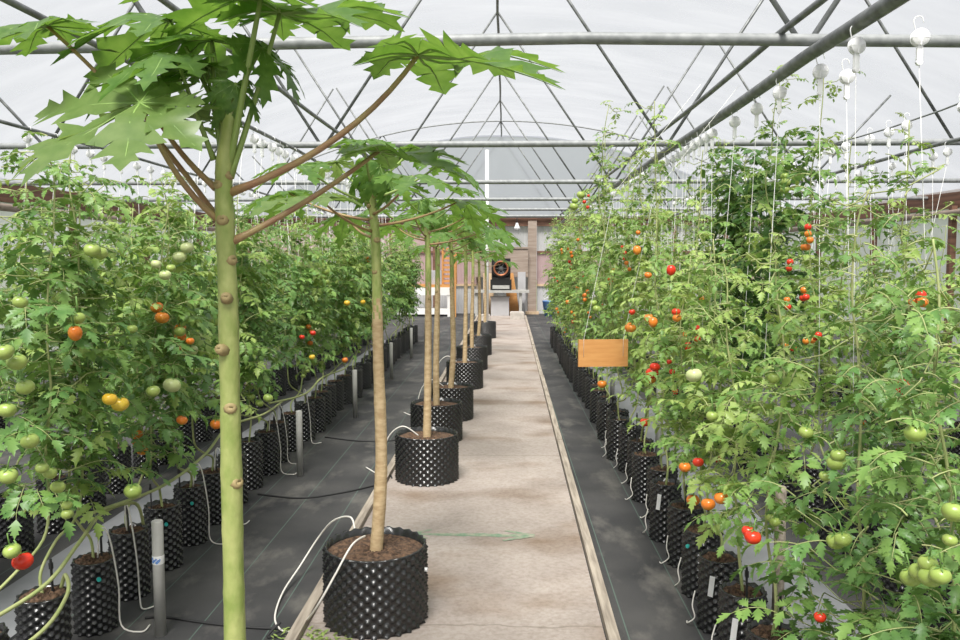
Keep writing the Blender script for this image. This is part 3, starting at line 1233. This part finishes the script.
# pot tags and teal clips
for p, dz, a in ((RR1[3], .2, 0), (RR1[4], .22, .1), (RR1[7], .24, 0), (RR1[10], .2, 0)):
    qz = -p.rotation_euler.z
    off = Matrix.Rotation(qz, 3, 'Z') @ Vector((-.055, -.086, dz))
    o = place('plant_tag', ME_TAG, p, off, (0, .1, qz - .5))
    o['label'] = 'white plastic plant tag'
for p, ang in ((RL1[2], -.9), (RL1[4], -1.0), (RL1[5], -1.1), (RR1[5], 3.7), (RL1[7], -1.2)):
    qz = -p.rotation_euler.z
    off = Matrix.Rotation(qz + ang, 3, 'Z') @ Vector((.09, 0, .25))
    o = place('pot_clip', ME_CLIP, p, off, (0, 0, qz + ang))
    o['label'] = 'teal pot clip'


def fruit_at(px, py, X, kind, s=1.0, row_=None):
    if X == .75 and px > 765:
        X, s = .90, s * .74
    """hang a fruit seen at this spot of the row's face on the plant of that row that stands closest"""
    w_ = PX(px, py, X)
    rr = row_ or (RL1 if X < 0 else RR1)
    p = min(rr, key=lambda q: abs(q.location.y - w_.y))
    loc = Matrix.Rotation(-p.rotation_euler.z, 3, 'Z') @ (w_ - p.location)
    add_fruit(p, kind, loc, s)


XL = -1.47
for (px, py, k, s) in ((23, 561, 'red', .92), (12, 551, 'green', .75), (120, 404, 'yellow', .95), (110, 399, 'yellow', .8), (172, 385, 'pale', 1.05), (153, 391, 'green', .85), (133, 491, 'green', 1.0),
                       (17, 362, 'green', .85), (25, 387, 'green', .8), (7, 410, 'green', .75), (4, 352, 'green', .8), (20, 302, 'green', .65), (92, 250, 'green', .85), (100, 253, 'green', .8),
                       (156, 264, 'pale', .6), (165, 275, 'pale', .7), (171, 268, 'green', .6), (30, 441, 'green', .8), (42, 468, 'green', .6), (50, 473, 'green', .65), (58, 487, 'green', .7),
                       (8, 476, 'green', .8), (67, 514, 'smallgreen', .9), (67, 505, 'smallgreen', .8), (182, 420, 'orange', .75), (216, 424, 'orange', .9), (313, 333, 'red', .7), (302, 337, 'red', .6),
                       (75, 333, 'plumorange', 1.1), (190, 341, 'orange', .6), (345, 360, 'orange', .9), (268, 398, 'green', .9), (312, 357, 'yellow', .7), (132, 329, 'green', .6), (78, 318, 'smallgreen', 1.1),
                       (347, 303, 'yellow', .9), (363, 302, 'yellow', .8)):
    fruit_at(px, py, XL, k, s)
XR = .75
for (px, py, k, s) in ((693, 500, 'orange', .8), (708, 504, 'orange', .8), (721, 498, 'orange', .75), (753, 537, 'red', .75), (748, 531, 'red', .6), (775, 522, 'green', .75), (770, 517, 'green', .65),
                       (836, 462, 'green', 1.0), (838, 455, 'green', .8), (806, 432, 'green', .85), (825, 476, 'smallgreen', 1.0), (915, 433, 'green', .9), (836, 541, 'green', 1.0), (843, 539, 'green', .9),
                       (911, 577, 'green', .9), (920, 572, 'green', .9), (930, 577, 'green', .95), (940, 575, 'green', .85), (928, 563, 'green', .8), (950, 540, 'smallgreen', .9), (954, 512, 'green', .9),
                       (694, 375, 'pale', .9), (773, 378, 'green', .85), (712, 416, 'smallgreen', 1.0), (685, 467, 'orange', .75), (698, 462, 'red', .65), (652, 373, 'red', 1.0), (655, 367, 'red', .8), (651, 379, 'orange', .8),
                       (676, 312, 'red', .6), (677, 318, 'orange', .6), (648, 275, 'orange', .6), (671, 270, 'plumred', 1.0), (649, 318, 'orange', .8), (637, 250, 'plumorange', 1.1), (602, 384, 'orange', 1.1),
                       (631, 328, 'orange', .9), (629, 327, 'plumorange', 1.2), (653, 322, 'plumorange', 1.1), (568, 302, 'orange', 1.0), (645, 422, 'red', .8), (632, 312, 'red', .6), (820, 617, 'red', .7)):
    fruit_at(px, py, XR, k, s)
# cherry trusses high among the strings
for (px, py) in ((808, 227), (808, 234), (810, 240), (807, 247), (804, 247), (790, 262), (789, 268), (804, 290), (803, 298), (806, 297), (787, 300), (788, 307), (818, 335), (812, 340), (816, 337), (806, 341), (785, 345), (793, 348),
                 (921, 295), (923, 302), (921, 299), (914, 302), (903, 384), (906, 388), (901, 390)):
    fruit_at(px, py, 1.30 if px < 850 else 1.2, random.choice(('cherryred', 'cherryorange', 'cherryorange')), 1.0, RR2)

# ------------------------------------------------------------------ white string spools on the pipes
wb = MB()
mt = Matrix.Rotation(PI / 2, 4, 'X')
wb.lathe([(0, -.016), (.036, -.016), (.038, -.013), (.036, -.010), (.018, -.009), (.018, .009), (.036, .010), (.038, .013), (.036, .016), (0, .016)], 20, 0, mt)
for k in range(4):
    a = k * PI / 2
    wb.box((.012, -.0175, -.003), (.034, .0175, .003), 0, Matrix.Rotation(a, 4, 'Y'))
wb.v = [Vector(v) + Vector((0, 0, -.07)) for v in wb.v]
ME_WHEEL = wb.mesh('spool', M['white'])
hb = MB()
hb.tube(smooth_path([(.02, .02, .0), (.014, .02, .022), (-.006, .02, .026), (-.02, .02, .008), (-.012, .02, -.03), (0, .02, -.07), (.0, .02, -.10), (0, 0, -.125)], 4), .0028, 6)
hb.box((-.012, -.008, -.165), (.012, .008, -.108))
hb.tube([(0, -.01, -.175), (0, .01, -.175)], .014, 10)
ME_HOOK = hb.mesh('hook_frame', M['white'])


def spool(x, y, z, tx, tz, label, group, detail=True):
    root = thing('string_spool', label, 'string spool', (x, y, z), random.uniform(-.3, .3), group)
    place('spool', ME_WHEEL, root)
    if detail:
        place('hook_frame', ME_HOOK, root)
    b = MB()
    rz = root.rotation_euler.z
    top = Vector((0, 0, -.17))
    bot = Matrix.Rotation(-rz, 3, 'Z') @ Vector((tx - x, random.uniform(-.1, .1), tz - z))
    mid = (top + bot) / 2
    b.tube([top, mid, bot], .0019, 4)
    b.build('string', M['string'], root)


def spools(x, z, y0, y1, step, targets, near, nlab, where, dz=0.02):
    y, i = y0, 0
    while y < y1:
        if i < nlab:
            lab = 'white string spool, %s along the %s' % (ORD[i], where)
            g = 'string spools on the ' + where
        else:
            lab = 'distant small white string spool on the %s' % where
            g = 'distant string spools on the ' + where
        spool(x + random.uniform(-.02, .02), y, z - dz, random.choice(targets), random.uniform(.5, .9), lab, g, y < 11)
        y += step * random.uniform(.8, 1.2) * (1.7 if y < 6 else .75)
        i += 1


spools(1.60, EYE + zc - .075, 3.75, 15.2, .29, (1.5, 1.56, 1.6, 1.64, 1.7), 8, 10, 'thick pipe', .045)
spools(1.80, EYE + zc - .075, 3.62, 4.4, .42, (1.9,), 8, 2, 'bracket outside the thick pipe', .045)
spools(3.1, EYE + zc - .045, 5.6, 15, .5, (3.0, 3.2), 8, 8, 'wire over the outer row', .01)
spools(4.1, EYE + zc - .06, 7.2, 15, .5, (3.8, 4.2), 8, 4, 'outermost pipe, board side', .03)
spools(-2.1, EYE + zc - .05, 5.6, 15.2, .33, (-1.9, -2.05, -2.3), 8, 8, 'dark pipe over the leafy row', .03)
spools(-4.0, EYE + zc - .045, 5.9, 19, .45, (-4.0, -4.2), 8, 6, 'outermost pipe, papaya side', .02)

# ------------------------------------------------------------------ posts, strips, tubes on the floor
for k, (x, y, h) in enumerate(((-1.47, 3.27, .50), (-1.52, 5.8, .49), (-1.52, 8.0, .49), (-1.52, 10.6, .5), (-1.52, 12.9, .5), (-1.52, 15.2, .5))):
    r = thing('support_post', ('grey plastic post with blue marked tape in front of the tomato pots', 'second grey post from the taped one, beside the tomato pots', 'third grey post from the taped one',
                               'fourth grey post from the taped one', 'fifth grey post from the taped one', 'last and smallest grey post beside the leafy row')[k], 'post', (x, y, 0), 0, 'grey posts beside the leafy tomato row')
    b = MB()
    b.lathe([(.0, 0), (.0235, 0), (.0235, h - .004), (.021, h), (.017, h), (.017, h - .03), (0, h - .03)], 20)
    b.build('pipe', M['pvc'], r)
    if k == 0:
        b = MB()
        b.lathe([(.0243, h - .185), (.0246, h - .183), (.0246, h - .150), (.0243, h - .148)], 20)
        t = b.build('tape', M['white'], r)
        t['label'] = 'white tape with blue marks'
        b = MB()
        for (a, z, s) in ((-2.0, .17, .008), (-1.6, .163, .006), (-1.3, .172, .009), (-1.0, .165, .005), (-2.3, .16, .006)):
            q = Vector((math.cos(a) * .0248, math.sin(a) * .0248, h - z))
            mt = Matrix.Translation(q) @ Matrix.Rotation(a, 4, 'Z') @ Matrix.Rotation(PI / 4, 4, 'X')
            b.box((-.0006, -s, -s * .6), (.0008, s, s * .6), 0, mt)
        b.build('blue_mark', M['blue'], t)
for k, (x, y, h) in enumerate(((1.2, 3.45, .62), (1.2, 6.2, .62), (1.2, 8.9, .6))):
    r = thing('wooden_stake', ('rough wooden stake tied to a tomato stem beside the tagged pots', 'grey stake halfway along the tagged tomato row', 'far grey stake of the tagged tomato row')[k], 'stake', (x, y, 0), 0, 'stakes in the tagged tomato row')
    b = MB()
    b.tube([(0, 0, 0), (.003, 0, h * .5), (0, 0, h - .02), (.002, 0, h)], [.026, .025, .025, .021], 9)
    b.build('shaft', M['wood_grey'] if k == 0 else M['pvc'], r)
    if k == 0:
        b = MB()
        b.tube([(math.cos(t * .6) * .027, math.sin(t * .6) * .027, h - .1 - t * .0009) for t in range(40)], .003, 5)
        b.build('tie', M['string'], r)
for k, (x0, x1, lab) in enumerate(((-2.42, -2.08, 'pale grey plastic strip on the floor behind the leafy row pots'), (1.19, 1.58, 'pale grey plastic strip on the floor behind the tagged pots'))):
    b = MB()
    b.box((x0, 1.0, .001), (x1, 15.8, .012))
    tag(b.build('ground_sheet', M['strip']), lab, 'ground sheet')


def hose(pts, r, m, label, cat='tube', name='drip_tube'):
    b = MB()
    b.tube(smooth_path(pts, 8), r, 7)
    return tag(b.build(name, M[m], None), label, cat)


def G(px, py, z=0.006):
    d = ray(px, py)
    return Vector((0, 0, EYE)) + d * ((z - EYE) / d.z)


# the loop beside the first visible pot
hose([P(365, 536, 3.44), P(352, 545, 3.30), P(335, 575, 3.22), P(318, 605, 3.20), G(305, 622, .02), G(292, 631, .012), G(280, 629, .008), G(275, 616, .008), G(283, 592, .02), P(300, 566, 3.9), P(318, 538, 3.98), P(333, 521, 3.9), P(350, 517, 3.8), P(355, 530, 3.75), P(358, 545, 3.72)], .0045, 'tube_white',
     'long white drip tube looped between the floor and the closest whole papaya pot')
for i, (y, lab) in enumerate(((5.72, 'white drip tube curling over the second visible papaya pot'), (7.95, 'white drip tube rising into the fourth visible papaya pot'), (9.9, 'white drip tube rising into the fifth visible papaya pot'))):
    x = -.565 + .01 * i
    hose([(x - .05, y - .1, .35), (x - .16, y - .12, .42), (x - .27, y - .08, .33), (x - .33, y - .05, .12), (x - .36, y + .1, .01), (x - .5, y + .3, .01)], .0045, 'tube_white', lab)
hose([G(145, 618), G(165, 617), G(215, 624), G(260, 628), G(300, 629), (-1.0, 3.25, .006), (-.96, 3.3, .05)], .006, 'black_matt', 'black irrigation hose crossing the floor near the taped post', 'hose', 'irrigation_hose')
hose([G(258, 494), G(300, 498), G(340, 493), G(372, 486), G(392, 480), (-.95, 6.0, .05)], .006, 'black_matt', 'black irrigation hose crossing the floor toward the second visible papaya pot', 'hose', 'irrigation_hose')
hose([G(325, 437), G(360, 441), G(395, 440), (-.96, 7.2, .05)], .006, 'black_matt', 'black irrigation hose crossing the floor farther along', 'hose', 'irrigation_hose')

# thick old vines laid along the row behind the posts
for k, (pts, lab) in enumerate((
        ([(-1.72, 2.3, .42), (-1.64, 2.7, .44), (-1.66, 3.0, .50), (-1.72, 3.3, .52), (-1.72, 3.6, .47), (-1.74, 3.72, .33)], 'thick pale tomato vine arching out of the pot behind the taped post'),
        ([(-1.70, 2.2, .30), (-1.62, 2.62, .30), (-1.66, 2.9, .33), (-1.72, 3.0, .37), (-1.75, 3.02, .31)], 'thick pale tomato vine bending out of the lowest pot'),
        ([(-1.72, 3.2, .55), (-1.64, 3.7, .52), (-1.62, 4.2, .55), (-1.66, 4.7, .60), (-1.63, 5.3, .56), (-1.66, 5.9, .55)], 'long pale tomato vine lying along the tops of the pots'),
        ([(-1.68, 5.6, .58), (-1.6, 6.3, .53), (-1.62, 7.0, .56), (-1.6, 7.9, .52), (-1.65, 8.6, .55)], 'pale tomato vine lying along the pots past the second post'))):
    b = MB()
    b.tube(smooth_path(pts, 8), .0075, 8)
    tag(b.build('trained_vine', M['vine']), lab, 'vine')

# green double-headed arrow brushed on the concrete
b = MB()


def stroke(a, c, w0, w1, z=.0135):
    a, c = Vector((a.x, a.y, 0)), Vector((c.x, c.y, 0))
    d = (c - a).normalized()
    n = Vector((-d.y, d.x, 0))
    q = len(b.v)
    k = 14
    for i in range(k + 1):
        t = i / k
        ww = (w0 + (w1 - w0) * t) * (1 + random.uniform(-.3, .25))
        p = a.lerp(c, t) + n * random.uniform(-.003, .003)
        b.v.append(p + n * ww + Vector((0, 0, z)))
        b.v.append(p - n * ww + Vector((0, 0, z)))
    for i in range(k):
        b.face((q + 2 * i, q + 2 * i + 1, q + 2 * i + 3, q + 2 * i + 2), 0, False)


A0, A1 = G(409, 535), G(534, 537)
stroke(A0, A1, .02, .026)
stroke(A1, G(505, 532), .02, .009, .0145)
stroke(A1, G(503, 542), .02, .01, .0155)
stroke(A0, G(432, 531), .02, .009, .0145)
stroke(A0, G(428, 540), .02, .009, .0155)
tag(b.build('painted_arrow', M['green_paint']), 'faded green double-headed arrow painted across the concrete path', 'floor marking')

# ------------------------------------------------------------------ blank wooden board hung in the tagged row
bp = P(603, 353, 5.0)
r = thing('hanging_board', 'blank orange wooden board hanging from strings among the tomatoes', 'board', bp, R(6))
b = MB()
b.box((-.157, -.009, -.085), (.157, .009, .085))
b.build('panel', M['wood_orange'], r)
for sx in (-.125, .125):
    b = MB()
    b.tube([(sx, -.012, -.02), (sx, -.012, .085), (sx * 1.02 + .2, .05, 1.0), (sx + .75, .1, EYE + 1.1 - bp.z)], .0012, 5)
    b.build('string', M['string'], r)

# ------------------------------------------------------------------ things at the far end
# white trestle bench with an orange top
yb = 22.9


def E(px, py, Y=yb):
    return P(px, py, Y)


x0, x1 = E(398, 285).x, E(452, 285).x
r = thing('work_bench', 'white metal bench with a shelf rail at the end wall', 'bench', ((x0 + x1) / 2, yb, 0))
wd = (x1 - x0) / 2
zt = E(430, 287).z
b = MB()
b.box((-wd, -.35, zt - .22), (wd, .35, zt))
b.build('bench_top', M['white_paint'], r)
for sx in (-1, 1):
    for sy in (-1, 1):
        b = MB()
        b.box((sx * (wd - .06) - .05, sy * .28 - .05, 0), (sx * (wd - .06) + .05, sy * .28 + .05, zt - .2))
        b.build('leg', M['white_paint'], r)
b = MB()
b.box((-wd + .02, -.3, .06), (wd - .02, .3, .22))
b.build('lower_shelf', M['white_paint'], r)
# orange plank on the bench
px0, px1 = E(430, 284).x, E(472, 284).x
b = MB()
b.box((E(404, 284).x, yb - .32, zt + .001), (x1 - .02, yb + .3, zt + .08))
tag(b.build('bench_plank', M['wood_orange']), 'orange wooden plank lying on the white bench', 'plank')
# louvred rack on the plank
q0, q1 = E(444, 250).x, E(457, 250).x
r = thing('slatted_rack', 'orange slatted wooden rack standing on the bench plank', 'rack', ((q0 + q1) / 2 - .03, yb, zt + .08))
hh = E(450, 247).z - zt - .08
ww = (q1 - q0) / 2
for sx in (-1, 1):
    b = MB()
    b.box((sx * ww - .025, -.12, 0), (sx * ww + .025, .12, hh))
    b.build('side_rail', M['wood_orange'], r)
for i in range(8):
    b = MB()
    b.box((-ww, -.1, .06 + i * hh / 8.2), (ww, .1, .06 + i * hh / 8.2 + hh / 16), 0)
    b.build('slat', M['wood_orange'], r)
b = MB()
c0, c1 = E(430, 268).x, E(442, 268).x
b.box((c0, yb - .15, zt + .081), (c1, yb + .15, zt + .46))
b.box((c0 + .02, yb - .13, zt + .46), (c1 - .02, yb + .13, zt + .475))
tag(b.build('storage_box', M['grey_panel']), 'grey storage box on the bench beside the orange rack', 'box')
# orange timber post
b = MB()
b.box((E(455, 280).x - .05, yb - .55, 0), (E(455, 280).x + .06, yb - .43, 1.75))
b.box((E(455, 280).x - .05, yb - .55, 1.75), (E(455, 280).x + .06, yb - .46, 1.77))
tag(b.build('timber_prop', M['wood_orange']), 'upright orange timber in front of the bench', 'timber')

# stand with the fan burner
s0, s1 = E(468, 293).x, E(529, 293).x
zs = E(500, 290).z
r = thing('plank_table', 'grey plank table at the end of the path under the burner', 'table', ((s0 + s1) / 2, yb, 0))
sw = (s1 - s0) / 2
b = MB()
b.box((-sw, -.3, zs - .07), (sw, .3, zs))
b.build('table_top', M['pvc'], r)
for sx in (-.72, .72):
    for sy in (-.2, .2):
        b = MB()
        b.box((sx * sw - .04, sy - .03, 0), (sx * sw + .04, sy + .03, zs - .07))
        b.build('leg', M['pvc'], r)
r = thing('fan_heater', 'black round-mouthed fan heater on the plank table', 'heater', (E(501, 290).x, yb, zs))
b = MB()
b.box((-.30, -.2, 0), (.30, .2, .30))
b.box((-.26, -.21, .30), (.26, .2, .36))
b.build('housing', M['iron'], r)
mt = Matrix.Translation((0, -.05, .62)) @ Matrix.Rotation(PI / 2, 4, 'X')
b = MB()
b.lathe([(.0, -.2), (.25, -.2), (.27, -.15), (.27, .15), (.24, .2), (.19, .2), (.17, .06), (0, .06)], 28, 0, mt)
b.box((-.27, .0, .34), (.27, .15, .9))
b.build('barrel', M['iron'], r)
b = MB()
b.lathe([(.165, .17), (.19, .21), (.215, .205), (.22, .18)], 28, 0, mt)
b.build('mouth_ring', M['copper'], r)
b = MB()
b.lathe([(0, .09), (.07, .09), (.08, .07), (.08, .05)], 18, 0, mt)
for k in range(6):
    b.box((.06, -.012, .065), (.17, .012, .075), 0, mt @ Matrix.Rotation(k * PI / 3, 4, 'Z'))
b.build('fan', M['dark_steel'], r)
b = MB()
b.box((-.24, -.215, .04), (.24, -.2, .14))
b.build('front_plate', M['pvc'], r)
# boards leaning by the heater
for k, (pxa, m, lab, tilt) in enumerate(((488, 'wood_pale', 'pale timber board leaning at the heater, bench side', 0), (515, 'wood_orange', 'orange brown board leaning at the heater, post side', -.16))):
    xx = E(pxa, 290).x
    b = MB()
    mt = Matrix.Translation((xx, yb + .5, 0)) @ Matrix.Rotation(-.10, 4, 'X') @ Matrix.Rotation(tilt, 4, 'Y')
    b.box((-.15, -.02, 0), (.15, .02, 1.22), 0, mt)
    b.box((-.155, -.024, .55), (.155, .024, .60), 0, mt)
    tag(b.build('leaning_board', M[m]), lab, 'board')
b = MB()
b.box((E(518, 290).x, yb + .55, 0), (E(526, 290).x, yb + .62, 1.25))
b.box((E(519, 290).x, yb + .53, .3), (E(525, 290).x, yb + .56, .36))
tag(b.build('propped_sheet', M['grey_panel']), 'narrow white panel propped beside the orange brown board', 'sheet')
b = MB()
b.box((E(491, 305).x, yb - .1, 0), (E(509, 305).x, yb + .25, .52))
b.box((E(491, 305).x - .02, yb - .12, .52), (E(509, 305).x + .02, yb + .27, .55))
tag(b.build('floor_crate', M['grey_panel']), 'grey crate on the floor under the plank table', 'crate')
# rolled plywood panel above
b = MB()
b.box((E(474, 260, 23.6).x, 23.55, E(500, 277, 23.6).z), (E(528, 260, 23.6).x, 23.62, E(500, 247, 23.6).z))
b.box((E(474, 260, 23.6).x, 23.52, E(500, 247, 23.6).z - .05), (E(528, 260, 23.6).x, 23.64, E(500, 247, 23.6).z))
tag(b.build('plywood_sheet', M['wood_panel']), 'wide brown plywood sheet fixed to the end wall above the heater', 'panel')
r = thing('wall_lamp', 'small white lamp under the end wall beam', 'lamp', E(517, 227, 23.6))
b = MB()
b.lathe([(0, .12), (.03, .12), (.05, .05), (.09, -.02), (.09, -.05), (0, -.08)], 16)
b.build('shade', M['white'], r)
b = MB()
b.tube([(0, 0, .1), (0, 0, .3)], .012, 6)
b.build('cord', M['black_matt'], r)
# bucket by the right panel
r = thing('bucket', 'blue bucket by the end wall beside the timber post', 'bucket', (E(549, 310).x, 22.9, 0))
b = MB()
b.lathe([(0, 0), (.13, 0), (.19, .42), (.20, .43), (.19, .44), (.18, .42), (.12, .03), (0, .03)], 22)
b.build('tub', M['blue'], r)
b = MB()
b.tube([(-.19, 0, .42), (-.14, -.06, .5), (0, -.1, .56), (.14, -.06, .5), (.19, 0, .42)], .008, 6)
b.build('handle', M['white'], r)
# concrete blocks at the end of the path
for k, (pxa, pxb, pyt, Y, lab) in enumerate(((510, 524, 311, 21.6, 'rough concrete block at the far end of the path'), (481, 490, 316, 21.4, 'low concrete block beside the last papaya pot'))):
    b = MB()
    xa, xb = P(pxa, 314, Y).x, P(pxb, 314, Y).x
    h = .19 if k == 0 else .13
    b.box((xa, Y - .25, .012), (xb, Y + .25, h))
    b.box((xa + .02, Y - .23, h), (xb - .02, Y + .23, h + .015))
    tag(b.build('concrete_block', M['stone']), lab, 'block')
# white pole hanging from the far trusses
r = thing('white_pole', 'white upright pole reaching the roof in front of the far wall', 'pole', (P(487, 215, 18.4).x, 18.4, 0))
b = MB()
b.tube([(0, 0, 0), (0, 0, P(487, 150, 18.4).z)], .042, 12)
b.build('shaft', M['white_paint'], r)
b = MB()
b.lathe([(.0, 0), (.09, 0), (.09, .02), (.05, .03)], 14)
b.build('foot', M['white_paint'], r)

# sprigs of weed at the kerb
for k, (px, py, lab) in enumerate(((296, 637, 'green weed tuft by the path edging board'), (330, 640, 'weed tuft in front of the closest whole papaya pot'))):
    g0 = G(px, py, 0.0)
    b = MB()
    rnd = random.Random(k)
    for i in range(46):
        a = rnd.uniform(0, 2 * PI)
        q = g0 + Vector((rnd.uniform(-.09, .09), rnd.uniform(-.05, .05), .012))
        d = Vector((math.cos(a), math.sin(a), rnd.uniform(.3, 1.2))).normalized()
        nn = Vector((0, 0, 1)) - d * d.z
        leaflet(b, q, d, nn.normalized(), rnd.uniform(.015, .035), .014, 0, rnd)
    tag(b.build('weed_tuft', M['leaf_b']), lab, 'weed')
